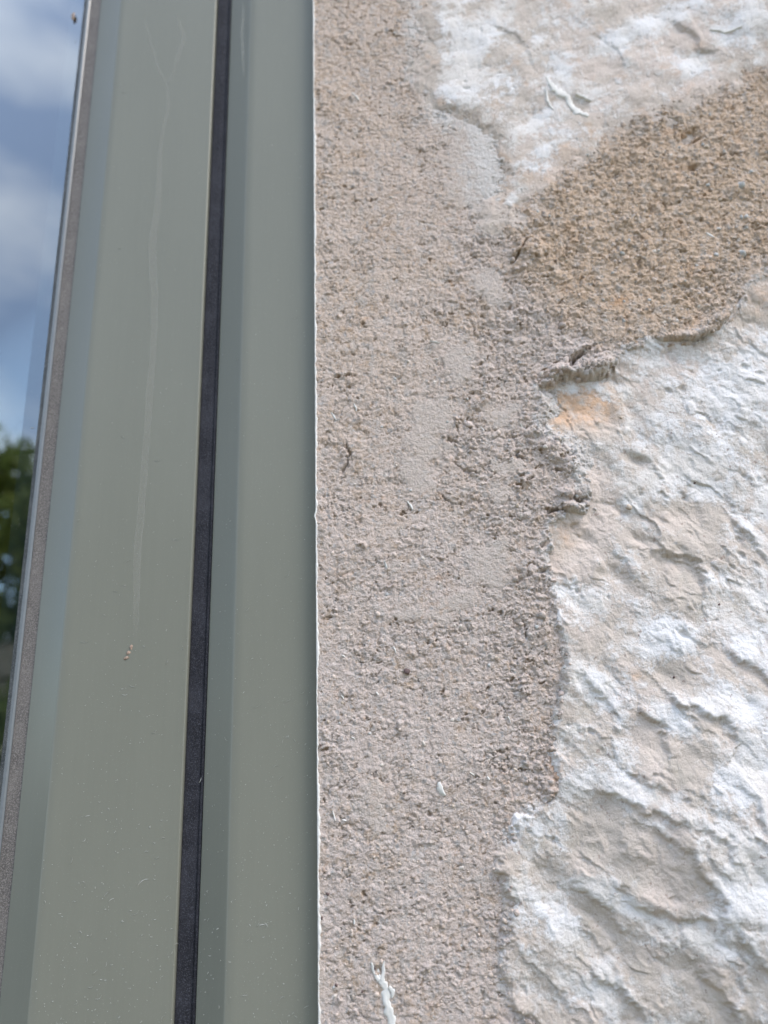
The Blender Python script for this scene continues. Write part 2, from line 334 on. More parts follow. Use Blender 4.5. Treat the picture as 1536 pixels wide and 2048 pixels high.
def layer(name, keep, hfun):
    """keep: vertex mask on the grid; hfun(x, z, mask) -> heights mm and attributes"""
    q = keep[:-1, :-1] | keep[1:, :-1] | keep[:-1, 1:] | keep[1:, 1:]
    use = np.zeros(keep.shape, bool)
    use[:-1, :-1] |= q; use[1:, :-1] |= q; use[:-1, 1:] |= q; use[1:, 1:] |= q
    idx = -np.ones(keep.shape, np.int32); idx[use] = np.arange(use.sum())
    x, z = GX[use], GZ[use]
    h, attrs = hfun(x, z, use)
    V = np.stack([x / 1000, -h / 1000, 1.5 + z / 1000], 1)
    j, i = np.nonzero(q)
    F = np.stack([idx[j, i], idx[j, i + 1], idx[j + 1, i + 1], idx[j + 1, i]], 1)
    H = np.full(keep.shape, -30, np.float32); H[use] = h
    return mesh_np(name, V, F, True, attrs), H

def lip(x, z):
    return .22 + .22 * np.abs(fbm(x, z, 9, 3, 163)) + 1.1 * np.clip(blob(x, z, 1170, 735, 90, 50) + blob(x, z, 1140, 1010, 60, 40) + 0.45 * blob(x, z, 1390, 672, 130, 60) + .5 * blob(x, z, 1110, 1590, 40, 40), 0, 1)
def h_mortar(x, z, use):
    h, pit, sm = mortar_h(x, z, np.zeros_like(x))
    dl, du, dt = D_LOW[use], D_UPs[use], D_TANs[use]
    h = h + .5 * sst(3, 0, np.abs(dl)) + .9 * sst(8, 0, -dl) * 0
    h -= np.where(dl > 0, dl * lip(x, z), 0)                             # a real lip over the lower stone
    h -= np.where(du > 0, du * .14, 0) ; h -= np.where(dt > 0, dt * .20, 0)
    h = np.where(x < XL + 3, h * sst(XL - 1.5, XL + 3, x), h)             # flush with the window edge
    out = {'pit': pit, 'smooth': sm, 'lime': np.clip(np.maximum(sst(-20 + 16 * fbm(x, z, 16, 3, 243), 2, D_UP[use]) * .95, sst(-6, 1, dl) * .75) + .5 * blob(x, z, 945, 330, 60, 110, 0) + .35 * blob(x, z, 820, 60, 14, 50, 0) + .28 * sst(.1, .5, fbm(x, z, 20, 3, 97)), 0, 1)}
    orange = .9 * blob(x, z, 1112, 1540, 12, 60, 0) + .5 * blob(x, z, 1108, 755, 40, 14, 0)
    orange += .35 * sst(.15, .5, fbm(x, z, 14, 3, 81)) * sst(.0, .4, fbm(x, z, 2.2, 3, 85))
    out['rust'] = np.clip(orange, 0, 1)
    out['brown'] = np.clip(sst(80, -10, x) * sst(20, 190, z) * .75 + .25 * sst(0, .4, fbm(x, z, 20, 3, 571)) + sst(7, 0, -dt) * .5, 0, 1)
    return h, out
def h_tan(x, z, use):
    h, pit, sm = mortar_h(x, z, np.ones_like(x))
    dl, dt = D_LOW[use], D_TANs[use]
    h = h * 1.15 + .35
    h -= np.where(dl > 0, dl * lip(x, z), 0) + np.where(dt < 0, -dt * .2, 0)
    return h, {'pit': pit, 'smooth': sm, 'lime': sst(-1, 9, D_UP[use] + 3) * .8 + .25 * sst(.1, .5, fbm(x, z, 14, 3, 98)), 'rust': np.clip(.8 * blob(x, z, 1240, 600, 22, 10, 20) + .25 * sst(.1, .5, fbm(x, z, 9, 3, 87)), 0, 1), 'brown': sst(-8, 16, dt + 6 * fbm(x, z, 14, 4, 99)) * .9 + .1}
def wash_attr(x, z, blobs, ang, seed, bias):
    a, b = rot(x, z, ang)
    n = fbm(a * .75, b, 13, 6, seed, .6) + .22 * fbm(a * .4, b, 2.4, 3, seed + 9, .6)
    m = bias + 1.0 * n + .35 * fbm(x, z, 4.5, 5, seed + 15, .7)
    for (px, py, rx, ry, an, v) in blobs: m = m + v * blob(x, z, px, py, rx, ry, an, 2.2)
    return m
LOW_W = [(1480, 760, 110, 90, 0, .35), (1500, 1000, 70, 120, 0, .3), (1330, 960, 60, 50, 0, .25), (1490, 1620, 60, 120, 0, .35), (1480, 800, 80, 60, 0, .5), (1380, 940, 70, 50, -20, .45), (1470, 1230, 60, 60, 0, .25), (1180, 1205, 40, 30, 20, .6), (1165, 1350, 30, 60, 40, .5), (1200, 1400, 55, 14, -40, .7), (1350, 1440, 60, 26, -35, .7), (1480, 1400, 90, 30, -15, .6),
         (1500, 1540, 70, 60, -20, .5), (1270, 1580, 50, 16, -30, .7), (1240, 1800, 70, 14, -32, .8), (1120, 1860, 36, 30, 0, .7), (1200, 1990, 60, 34, -38, .7), (1440, 1700, 80, 40, -40, .5), (1480, 1800, 80, 60, -30, .5), (1400, 1870, 70, 20, -25, .5), (1330, 1690, 50, 16, -35, .6),
         (1160, 1480, 30, 40, 0, .4), (1150, 1570, 36, 30, 0, .5), (1340, 1290, 60, 30, 20, .45), (1210, 1310, 40, 20, 30, .3), (1330, 860, 40, 40, 0, .25),
         (1390, 1030, 70, 26, 0, -.9), (1380, 1090, 60, 24, 10, -.6), (1370, 1170, 36, 50, 0, -.9), (1290, 1080, 40, 20, -20, -.5), (1175, 820, 60, 40, 0, -1.2), (1150, 1080, 60, 70, 0, -1.0), (1250, 1330, 40, 16, 0, -.3), (1300, 1490, 30, 46, -20, -.8), (1400, 1450, 50, 18, -32, -.8),
         (1220, 1670, 90, 46, -10, -.8), (1330, 1760, 60, 60, -40, -.7), (1190, 1840, 26, 40, 30, -.6), (1270, 1930, 40, 50, 0, -.4), (1400, 1960, 36, 70, 30, -.7), (1370, 1540, 50, 40, 0, -.5), (1360, 1340, 40, 40, 0, -.5), (1290, 1120, 50, 40, 0, -.25), (1180, 960, 50, 60, 0, -.6), (1170, 1300, 26, 26, 0, -.3)]
UP_W = [(930, 130, 50, 110, 0, .7), (960, 60, 70, 60, 0, .3), (1120, 170, 40, 30, 0, .4), (1060, 250, 70, 16, 35, .5), (1240, 70, 80, 18, 35, .6), (1340, 30, 60, 26, 30, .7), (1390, 130, 34, 20, 30, .8), (1500, 40, 60, 50, 0, .5), (1020, 400, 18, 14, 50, .8), (1100, 290, 50, 16, 40, .3),
        (1060, 60, 60, 40, 0, -.3), (1190, 140, 50, 26, 35, -.6), (1380, 75, 34, 24, 0, -.7), (1050, 150, 30, 20, 0, -.3), (1290, 180, 60, 20, 30, -.5), (1180, 230, 50, 24, 30, -.4), (1250, 20, 50, 20, 0, -.4)]
def h_low(x, z, use):
    h = lower_h(x, z) + .8 * sst(10, 0, D_LOW[use]) * (1 - np.clip(lip(x, z) - .45, 0, 1)) - np.clip(-D_LOW[use], 0, 8) * .7
    rust = 1.15 * blob(x, z, 1180, 800, 58, 50, 25, 2.4) + .9 * blob(x, z, 1112, 815, 26, 50, 0) + .5 * blob(x, z, 1125, 1065, 34, 36, 0) + .4 * blob(x, z, 1140, 920, 30, 50, 0) + .25 * blob(x, z, 1115, 1180, 16, 80, 0) + .5 * blob(x, z, 1295, 600, 0.1, 0.1, 0) + .55 * blob(x, z, 1268, 1352, 22, 8, 0) + .5 * blob(x, z, 1116, 1520, 8, 60, 0) + .45 * blob(x, z, 1530, 590, 60, 40, 0)
    rust *= np.clip(.75 + 1.9 * fbm(x, z, 5, 5, 131, .7), 0, 1.3)
    pink = sst(-.1, .35, fbm(x, z, 17, 3, 135)) * .6 + .7 * blob(x, z, 1180, 1060, 90, 160, 0) + .5 * blob(x, z, 1330, 700, 120, 60, 0)
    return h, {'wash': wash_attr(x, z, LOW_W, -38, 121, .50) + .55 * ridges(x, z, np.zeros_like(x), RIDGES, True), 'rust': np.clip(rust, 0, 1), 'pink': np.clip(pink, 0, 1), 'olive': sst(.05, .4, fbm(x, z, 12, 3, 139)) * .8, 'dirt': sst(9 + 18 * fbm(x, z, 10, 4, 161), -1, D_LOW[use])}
def h_up(x, z, use):
    h = upper_h(x, z) - np.clip(-D_UPs[use], 0, 22) * .10
    rust = .5 * blob(x, z, 1355, 140, 16, 14, 0) + .35 * blob(x, z, 1400, 90, 14, 10, 0) + .3 * sst(.2, .5, fbm(x, z, 9, 3, 231)) + .35 * blob(x, z, 1090, 320, 100, 34, 35)
    pink = sst(-.2, .3, fbm(x, z, 19, 3, 235)) * .7 + .8 * blob(x, z, 1330, 110, 180, 80, 25) - 1.0 * blob(x, z, 930, 130, 120, 160, 0)
    return h, {'wash': wash_attr(x, z, UP_W, 35, 221, .46) - .9 * sst(4, -6, D_UP[use]), 'rust': np.clip(rust, 0, 1), 'pink': np.clip(pink, 0, 1), 'olive': sst(.1, .5, fbm(x, z, 12, 3, 239)) * .5, 'dirt': sst(16 + 22 * fbm(x, z, 14, 4, 241), -4, D_UP[use])}

# ------------------------------------------------------------------ materials
def material(name):
    m = bpy.data.materials.new(name); m.use_nodes = True
    t = m.node_tree; t.nodes.clear()
    out = N(t, 'ShaderNodeOutputMaterial'); p = N(t, 'ShaderNodeBsdfPrincipled')
    t.links.new(p.outputs[0], out.inputs[0])
    return m, t, p, out
def attr(t, n): return N(t, 'ShaderNodeAttribute', attribute_name=n).outputs['Fac']
def noise(t, scale, detail=4, rough=.55, dist=0, vec=None, sc=None):
    n = N(t, 'ShaderNodeTexNoise'); n.inputs['Scale'].default_value = scale; n.inputs['Detail'].default_value = detail; n.inputs['Roughness'].default_value = rough; n.inputs['Distortion'].default_value = dist
    c = N(t, 'ShaderNodeTexCoord').outputs['Object']
    if sc:
        mpn = N(t, 'ShaderNodeMapping'); mpn.inputs['Scale'].default_value = sc[:3]
        if len(sc) > 3: mpn.inputs['Rotation'].default_value = (0, R(sc[3]), 0)
        t.links.new(c, mpn.inputs['Vector']); c = mpn.outputs['Vector']
    t.links.new(c, n.inputs['Vector'])
    return n.outputs['Fac']
def rng(t, v, a, b, c=0., d=1.):
    n = N(t, 'ShaderNodeMapRange'); t.links.new(v, n.inputs['Value'])
    for k, q in zip(('From Min', 'From Max', 'To Min', 'To Max'), (a, b, c, d)): n.inputs[k].default_value = q
    return n.outputs[0]
def mth(t, op, a, b):
    n = N(t, 'ShaderNodeMath', operation=op)
    for i, v in enumerate((a, b)):
        if isinstance(v, (int, float)): n.inputs[i].default_value = v
        else: t.links.new(v, n.inputs[i])
    return n.outputs[0]
def mix(t, f, a, b, mode='MIX'):
    n = N(t, 'ShaderNodeMix', data_type='RGBA', blend_type=mode)
    if isinstance(f, (int, float)): n.inputs['Factor'].default_value = f
    else: t.links.new(f, n.inputs['Factor'])
    for k, v in (('A', a), ('B', b)):
        if isinstance(v, tuple): n.inputs[k].default_value = (*v, 1)
        else: t.links.new(v, n.inputs[k])
    return n.outputs['Result']
def bump(t, p, hgt, dist, strength=1.0, prev=None):
    b = N(t, 'ShaderNodeBump'); b.inputs['Distance'].default_value = dist; b.inputs['Strength'].default_value = strength
    t.links.new(hgt, b.inputs['Height'])
    if prev is not None: t.links.new(prev, b.inputs['Normal'])
    t.links.new(b.outputs[0], p.inputs['Normal']); return b.outputs[0]

def mortar_mat(name, base, alt, brown):
    m, t, p, out = material(name)
    c = mix(t, rng(t, noise(t, 160, 4), .35, .65), base, alt)
    c = mix(t, attr(t, 'brown'), c, brown)
    c = mix(t, mth(t, 'MULTIPLY', rng(t, noise(t, 260, 5, .65, .4), .50, .60), mth(t, 'MULTIPLY', rng(t, noise(t, 45, 3), .42, .62), .7)), c, (.40, .29, .195))     # patches of ochre sand
    c = mix(t, mth(t, 'MULTIPLY', rng(t, noise(t, 190, 4, .6, .3, None, (1.3, 1, 1)), .52, .64), .5), c, (.43, .42, .405))     # greyer cement
    c = mix(t, mth(t, 'MULTIPLY', rng(t, noise(t, 900, 3, .6), .45, .7), .55), c, tuple(v * 1.22 for v in base))      # pale lime film
    c = mix(t, mth(t, 'MULTIPLY', rng(t, noise(t, 700, 3, .6, 0, None, (1, 1, 1.0)), .56, .68), .75), c, (.30, .235, .175))   # brown sand grains
    c = mix(t, mth(t, 'MULTIPLY', rng(t, noise(t, 430, 2, .5), .62, .68), .7), c, (.36, .36, .36))     # blue grey grit
    c = mix(t, mth(t, 'MULTIPLY', attr(t, 'pit'), .75), c, (.345, .235, .14))                          # ochre sand where the skin has broken off
    c = mix(t, mth(t, 'MULTIPLY', attr(t, 'smooth'), .6), c, (.53, .47, .425))
    c = mix(t, mth(t, 'MULTIPLY', attr(t, 'rust'), .7), c, (.50, .27, .13))
    lm = mth(t, 'ADD', attr(t, 'lime'), mth(t, 'MULTIPLY', mth(t, 'SUBTRACT', noise(t, 330, 6, .7), .5), 2.4))
    c = mix(t, mth(t, 'MULTIPLY', rng(t, lm, .35, .95), .8), c, (.63, .61, .59))
    c = mix(t, rng(t, noise(t, 2600, 2), .2, .8), c, mix(t, 1.0, c, (.74, .72, .70), 'MULTIPLY'))
    t.links.new(c, p.inputs['Base Color']); p.inputs['Roughness'].default_value = .95; p.inputs['Specular IOR Level'].default_value = .15
    h = mth(t, 'ADD', noise(t, 1500, 5, .7), mth(t, 'MULTIPLY', noise(t, 700, 3, .6, .6), 1.2))
    bump(t, p, h, .00055, 1.0)
    return m
M_MORTAR = mortar_mat('lime_mortar', (.575, .492, .447), (.50, .43, .392), (.54, .435, .355))
M_TAN = mortar_mat('brown_mortar', (.57, .48, .42), (.50, .415, .355), (.55, .415, .305))
def stone_mat(name, ang):
    m, t, p, out = material(name)
    c = mix(t, rng(t, noise(t, 90, 5), .35, .65), (.56, .49, .43), (.455, .40, .35))
    c = mix(t, mth(t, 'MULTIPLY', attr(t, 'olive'), .7), c, (.44, .40, .345))
    c = mix(t, mth(t, 'MULTIPLY', attr(t, 'dirt'), rng(t, noise(t, 330, 6, .75), .40, .56)), c, (.47, .40, .345))
    c = mix(t, mth(t, 'MULTIPLY', attr(t, 'pink'), .75), c, (.61, .52, .465))
    c = mix(t, rng(t, attr(t, 'rust'), 0, 1, 0, .85), c, (.62, .40, .255))
    streak = noise(t, 520, 5, .65, .3, None, (1, 1, .5, ang))
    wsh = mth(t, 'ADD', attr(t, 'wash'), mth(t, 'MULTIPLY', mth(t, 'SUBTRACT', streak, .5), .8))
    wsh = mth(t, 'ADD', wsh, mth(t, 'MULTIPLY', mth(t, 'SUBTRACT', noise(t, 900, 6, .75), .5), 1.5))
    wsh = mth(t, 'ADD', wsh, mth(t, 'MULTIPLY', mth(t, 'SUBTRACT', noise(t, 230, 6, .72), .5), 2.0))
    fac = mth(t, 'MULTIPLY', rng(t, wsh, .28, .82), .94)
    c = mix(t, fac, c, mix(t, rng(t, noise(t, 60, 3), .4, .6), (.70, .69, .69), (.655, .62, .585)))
    c = mix(t, mth(t, 'MULTIPLY', rng(t, noise(t, 520, 2, .5), .685, .73), .6), c, (.27, .20, .17))
    c = mix(t, rng(t, noise(t, 2400, 3), .25, .75), c, mix(t, 1.0, c, (.87, .86, .85), 'MULTIPLY'))
    t.links.new(c, p.inputs['Base Color']); p.inputs['Roughness'].default_value = .9; p.inputs['Specular IOR Level'].default_value = .2
    h = mth(t, 'ADD', mth(t, 'MULTIPLY', streak, .8), mth(t, 'ADD', noise(t, 1400, 5, .7), mth(t, 'MULTIPLY', fac, .5)))
    bump(t, p, h, .00040, 1.0)
    return m
M_STONE_L, M_STONE_U = stone_mat('limewashed_stone_a', 40), stone_mat('limewashed_stone_b', -35)

def simple(name, col, rough=.6, spec=.5, nscale=400, var=.12, bd=.0001, bs=.5):
    m, t, p, out = material(name)
    c = mix(t, rng(t, noise(t, nscale, 4), .3, .7), tuple(v * (1 - var) for v in col), tuple(min(1, v * (1 + var)) for v in col))
    t.links.new(c, p.inputs['Base Color']); p.inputs['Roughness'].default_value = rough; p.inputs['Specular IOR Level'].default_value = spec
    if bd: bump(t, p, noise(t, nscale * 2.5, 4, .6), bd, bs)
    return m
M_WHITE = simple('white_paint', (.57, .56, .53), .6, .4, 500, .05, .0002, .6)
M_PEB = [simple('grit_grey', (.40, .40, .39), .85, .3, 700, .2, .0002), simple('grit_beige', (.44, .37, .30), .9, .2, 700, .2, .0003), simple('grit_pale', (.50, .45, .40), .85, .2, 700, .12, .0003), simple('grit_dark', (.10, .065, .06), .7, .4, 900, .3, .0002)]
def paint_mat(name, col):
    m, t, p, out = material(name)
    fine = noise(t, 900, 3, .6, 0, None, (1, 1, .035))
    c = mix(t, rng(t, fine, .3, .7), tuple(v * .985 for v in col), tuple(v * 1.015 for v in col))
    c = mix(t, mth(t, 'MULTIPLY', rng(t, noise(t, 30, 4, .6, 0, None, (1, 1, .3)), .4, .75), .35), c, tuple(v * 1.14 for v in col))      # dusty film
    c = mix(t, mth(t, 'MULTIPLY', rng(t, noise(t, 3600, 1, .5), .72, .78), .35), c, (.5, .5, .47))           # dust
    t.links.new(c, p.inputs['Base Color']); p.inputs['Specular IOR Level'].default_value = .25
    t.links.new(rng(t, noise(t, 2200, 2), .3, .7, .30, .38), p.inputs['Roughness'])
    h = mth(t, 'ADD', mth(t, 'MULTIPLY', fine, .45), mth(t, 'MULTIPLY', noise(t, 2400, 3), .6))
    bump(t, p, h, .00002, .5)
    return m
M_PAINT = paint_mat('sage_grey_frame_paint', (.166, .168, .138))
def fleck_mat(name, a, b, scale, thr, rough, spec=.4, bd=.00015):
    m, t, p, out = material(name)
    n = noise(t, scale, 3, .7)
    c = mix(t, rng(t, n, thr, thr + .18), a, b)
    c = mix(t, mth(t, 'MULTIPLY', rng(t, noise(t, 120, 3), .4, .7), .3), c, b)
    t.links.new(c, p.inputs['Base Color']); p.inputs['Roughness'].default_value = rough; p.inputs['Specular IOR Level'].default_value = spec
    bump(t, p, n, bd, .9); return m
M_GASKET = fleck_mat('black_dusty_weather_strip', (.012, .012, .016), (.07, .07, .085), 2600, .5, .8, .3)
M_SEAL = fleck_mat('grey_gritty_sealant', (.085, .075, .068), (.23, .205, .185), 2400, .45, .7, .4)
M_DARKSEAL = fleck_mat('dark_glazing_rubber', (.03, .035, .035), (.2, .19, .18), 2400, .5, .7, .4)
M_LINE = simple('pale_lacquer_edge', (.15, .165, .175), .3, .5, 800, .06, .00005)
M_CRUMB = M_MORTAR
M_SPACER = simple('green_black_spacer', (.02, .04, .035), .4, .5, 300, .2, 0)
M_DUST = simple('dust', (.36, .36, .33), .9, .2, 800, .1, 0)
M_SPECK = simple('brown_droppings', (.30, .22, .17), .9, .2, 1500, .3, .0001)
def film_mat():
    m, t, p, out = material('dried_water_film')
    p.inputs['Base Color'].default_value = (.40, .39, .34, 1); p.inputs['Roughness'].default_value = .6
    tr = N(t, 'ShaderNodeBsdfTransparent'); ms = N(t, 'ShaderNodeMixShader')
    f = mth(t, 'MULTIPLY', attr(t, 'fade'), rng(t, noise(t, 700, 3), .3, .7, .25, .6))
    t.links.new(f, ms.inputs[0]); t.links.new(tr.outputs[0], ms.inputs[1]); t.links.new(p.outputs[0], ms.inputs[2]); t.links.new(ms.outputs[0], out.inputs[0])
    return m
M_FILM = film_mat()
def glass_mat(name, k):
    m, t, p, out = material(name); t.nodes.remove(p)
    fr = N(t, 'ShaderNodeFresnel'); fr.inputs['IOR'].default_value = 1.5
    gl = N(t, 'ShaderNodeBsdfGlossy'); gl.inputs['Roughness'].default_value = .0; gl.inputs['Color'].default_value = (.93, .97, .98, 1)
    tr = N(t, 'ShaderNodeBsdfTransparent'); tr.inputs['Color'].default_value = (.86, .93, .9, 1)
    ms = N(t, 'ShaderNodeMixShader')
    t.links.new(mth(t, 'MULTIPLY', fr.outputs[0], k), ms.inputs[0]); t.links.new(tr.outputs[0], ms.inputs[1]); t.links.new(gl.outputs[0], ms.inputs[2]); t.links.new(ms.outputs[0], out.inputs[0])
    return m
M_GLASS = glass_mat('window_glass', 4.8)

# ------------------------------------------------------------------ the wall
wall = empty('stone_wall', (0, 0, 0))
tag(wall, 'rough pinkish grey mortar and limewashed stone wall right of the window', 'wall')
me, H_MO = layer('mortar', (D_LOW < 7) & (D_UPs < 16) & (D_TANs < 12), h_mortar)
tag(link('mortar', me, M_MORTAR, wall), 'pinkish grey gritty mortar beside the window frame')
me, H_TA = layer('brown_mortar', (D_LOW < 7) & (D_TANs > -12), h_tan)
tag(link('mortar', me, M_TAN, wall), 'coarse brown mortar patch between the two stones')
me, H_UP = layer('stone_upper', (D_UPs > -22), h_up)
tag(link('stone', me, M_STONE_U, wall), 'white washed stone above the brown mortar patch')
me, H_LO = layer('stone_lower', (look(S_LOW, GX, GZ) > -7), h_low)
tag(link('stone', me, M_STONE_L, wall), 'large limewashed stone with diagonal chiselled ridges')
H_ALL = np.maximum(np.maximum(H_MO, H_TA), np.maximum(H_UP, H_LO))
def hgt(x, z):
    i = np.clip(np.searchsorted(gx, x), 1, len(gx) - 1); j = np.clip(np.searchsorted(gz, z), 1, len(gz) - 1)
    return H_ALL[j, i]

# white bead where the mortar meets the frame
zs = np.concatenate([np.arange(-1200, -100, 25), np.arange(-100, 360, .5), np.arange(360, 1300, 25)]).astype(np.float32)
wd = .8 + .9 * fbm(zs, zs * 0, 14, 3, 401) + .9 * fbm(zs, zs * 0, 2.6, 4, 405, .65)
wd = np.clip(wd * .85, .3, 1.7); lf = .10 * fbm(zs, zs * 0, 6, 3, 409) - .5 * np.exp(-((zs - mm(630, 1030)[1]) / 1.2) ** 2)
hb = .35 + .2 * fbm(zs, zs * 0, 3, 3, 411)
cs = [(XL + lf, -6. + 0 * zs), (XL + lf, hb - .35), (XL + lf + .2 * wd, hb), (XL + lf + .65 * wd, hb - .05), (XL + lf + wd, hb - .5), (XL + lf + wd + .1, -2.5 + 0 * zs)]
V = np.concatenate([np.stack([a / 1000, -b / 1000, 1.5 + zs / 1000], 1) for a, b in cs]); n = len(zs)
F = [(k * n + i, (k + 1) * n + i, (k + 1) * n + i + 1, k * n + i + 1) for k in range(len(cs) - 1) for i in range(n - 1)]
link('paint_edge', mesh_np('paint_edge', V, F), M_WHITE, wall)['label'] = 'ragged white paint edge where mortar meets the frame'

# grit: single pebbles, and uncountable sand grains as one part
_ico = bmesh.new(); bmesh.ops.create_icosphere(_ico, subdivisions=2, radius=1); ICO_V = np.array([v.co[:] for v in _ico.verts]); ICO_F = np.array([[v.index for v in f.verts] for f in _ico.faces]); _ico.free()
_ico = bmesh.new(); bmesh.ops.create_icosphere(_ico, subdivisions=1, radius=1); IC1_V = np.array([v.co[:] for v in _ico.verts]); IC1_F = np.array([[v.index for v in f.verts] for f in _ico.faces]); _ico.free()
rs = np.random.RandomState(5)
peb_me = []
for k in range(10):
    v = IC1_V if k > 20 else ICO_V[:, :]
    nn = 1 + .28 * fbm(v[:, 0] * 1.3 + k * 9, v[:, 1] * 1.3 + v[:, 2] * 2.1, 1, 2, k) * 1.8
    vv = v * nn[:, None]
    for _ in range(5):                                              # knock off a few flats
        nrm = rs.normal(size=3); nrm /= np.linalg.norm(nrm); dd = vv @ nrm; cut = .62
        vv = vv - np.clip(dd - cut, 0, None)[:, None] * nrm * .85
    peb_me.append(mesh_np('pebble', vv * .001, ICO_F))
peb_var = {}
def pebble(px=None, py=None, r=1., mi=0, x=None, z=None, sink=.25, el=1.0, label=None, name='pebble'):
    if x is None: x, z = mm(px, py)
    k = rs.randint(10)
    key = (k, mi)
    if key not in peb_var:
        mm_ = peb_me[k].copy(); mm_.materials.clear(); mm_.materials.append(M_PEB[mi]); peb_var[key] = mm_
    o = bpy.data.objects.new(name, peb_var[key]); COL.objects.link(o); o.parent = wall
    o.location = (x / 1000, -(float(hgt(x, z)) - sink * r) / 1000, 1.5 + z / 1000)
    o.rotation_euler = rs.uniform(0, 6.28, 3); s = r * rs.uniform(.8, 1.2, 3); s[0] *= el; o.scale = s
    if label: o['label'] = label
    return o
for a in [(1480, 370, 3.4, 0), (1485, 432, 1.8, 0), (1486, 505, 2.8, 0), (1352, 300, 1.3, 0), (1245, 505, 1.5, 0), (1310, 500, 1.8, 2), (1440, 455, 1.7, 0), (1370, 560, 1.4, 0), (1260, 480, 1.5, 0), (1215, 520, 1.3, 2),
          (1060, 945, 1.6, 0), (1170, 695, 1.7, 2), (1150, 1000, 1.2, 0), (1155, 990, 1.5, 0), (1070, 880, 1.4, 2), (1205, 560, 1.2, 0), (1060, 975, 1.2, 2), (935, 795, 1.1, 0), (790, 755, 1.2, 0), (1085, 745, 1.5, 2), (1100, 760, 1.4, 1),
          (1125, 738, 1.7, 2), (1090, 895, 1.4, 2), (1115, 930, 1.5, 2), (1035, 1010, 1.3, 1), (1075, 1255, 1.4, 0), (1130, 1335, 1.2, 0), (980, 1330, 1.3, 0), (1250, 600, 1.3, 0), (1330, 610, 1.5, 0), (1400, 610, 1.3, 2), (1262, 1012, 2.2, 1), (1200, 1126, 1.2, 2),
          (1245, 830, 1.4, 1), (1355, 640, 1.5, 2), (1300, 640, 1.3, 1), (1450, 300, 1.4, 0), (1180, 420, 1.5, 1), (1100, 430, 1.4, 0)]:
    pebble(a[0], a[1], a[2] * .62, a[3], sink=.45)
pebble(815, 1343, 1.15, 3, sink=.1, label='dark reddish brown speck on the mortar')
for px, py in [(672, 1972), (750, 1938), (724, 1985), (643, 1838), (655, 1790), (640, 1490), (1437, 865), (1436, 1210), (1395, 960), (1345, 1355), (638, 1640)]:
    pebble(px, py, rs.uniform(.35, .6), 3, sink=.1)
for _ in range(42):
    px, py = rs.uniform(1040, 1530), rs.uniform(220, 660); x, z = mm(px, py)
    if look(S_TAN, np.array([x]), np.array([z]))[0] < 3: continue
    pebble(x=x, z=z, r=rs.uniform(.6, 1.25), mi=int(rs.choice([0, 0, 1, 2])), sink=.45)
for _ in range(150):
    px, py = rs.uniform(645, 1150), rs.uniform(0, 2040)
    if py < 480 and px > 860: continue
    x, z = mm(px, py)
    if look(S_LOW, np.array([x]), np.array([z]))[0] > 0: continue
    pebble(x=x, z=z, r=rs.uniform(.4, .85), mi=int(rs.choice([0, 1, 1, 2, 2])), sink=.5)
M_PEB.append(M_MORTAR); M_PEB.append(M_TAN)
CL = [(1165, 735, 60, 22, 26), (1100, 760, 30, 14, 16), (1150, 1000, 30, 24, 16), (1110, 910, 40, 40, 18), (1060, 860, 60, 60, 10), (1070, 1180, 40, 90, 16), (1100, 1480, 24, 110, 20), (1030, 1800, 20, 90, 14), (1420, 655, 60, 16, 12), (1060, 500, 34, 30, 12), (1100, 650, 70, 40, 14), (930, 880, 50, 60, 10)]
for cx_, cy_, sx_, sy_, n_ in CL:
    for _ in range(n_):
        px, py = rs.normal(cx_, sx_ * .55), rs.normal(cy_, sy_ * .55); x, z = mm(px, py)
        if look(S_LOW, np.array([x]), np.array([z]))[0] > 1.2: continue
        pebble(x=x, z=z, r=min(1.5, .45 + rs.gamma(2, .22)), mi=(5 if look(S_TAN, np.array([x]), np.array([z]))[0] > 0 else 4), sink=.3, name='crumb')
gv, gf, cnt = [], [], 0
for k in range(15000):
    px, py = rs.uniform(636, 1530), rs.uniform(-20, 2080)
    x, z = mm(px, py); X, Z = np.array([x]), np.array([z])
    if look(S_LOW, X, Z)[0] > -.3 or look(S_UP, X, Z)[0] > 1: continue
    t_ = look(S_TAN, X, Z)[0] > 0
    wgt = .3 + .5 * (px > 880) + .5 * t_
    if any(abs(px - s[0]) < s[2] * .8 and abs(py - s[1]) < s[3] * .8 for s in SMOOTH): continue
    if rs.rand() > wgt: continue
    r = rs.gamma(3, .11) * (1.2 if t_ else 1)
    r = min(r, .8)
    v = IC1_V * (1 + rs.uniform(-.42, .42, (len(IC1_V), 1))) * rs.uniform(.7, 1.3, 3) * r
    a = rs.uniform(0, 6.28); c_, s_ = math.cos(a), math.sin(a)
    v = np.stack([v[:, 0] * c_ - v[:, 2] * s_, v[:, 1] * .8, v[:, 0] * s_ + v[:, 2] * c_], 1)
    v = v + np.array([x, -(float(hgt(x, z)) - .35 * r), z])
    gv.append(v / 1000 + np.array([0, 0, 1.5])); gf.append(IC1_F + cnt); cnt += len(IC1_V)
gme = mesh_np('sand_grains', np.concatenate(gv), np.concatenate(gf))
o = link('sand_grains', gme, simple('sand_grain', (.44, .37, .32), .95, .15, 260, .25, .0003), wall); o['kind'] = 'stuff'

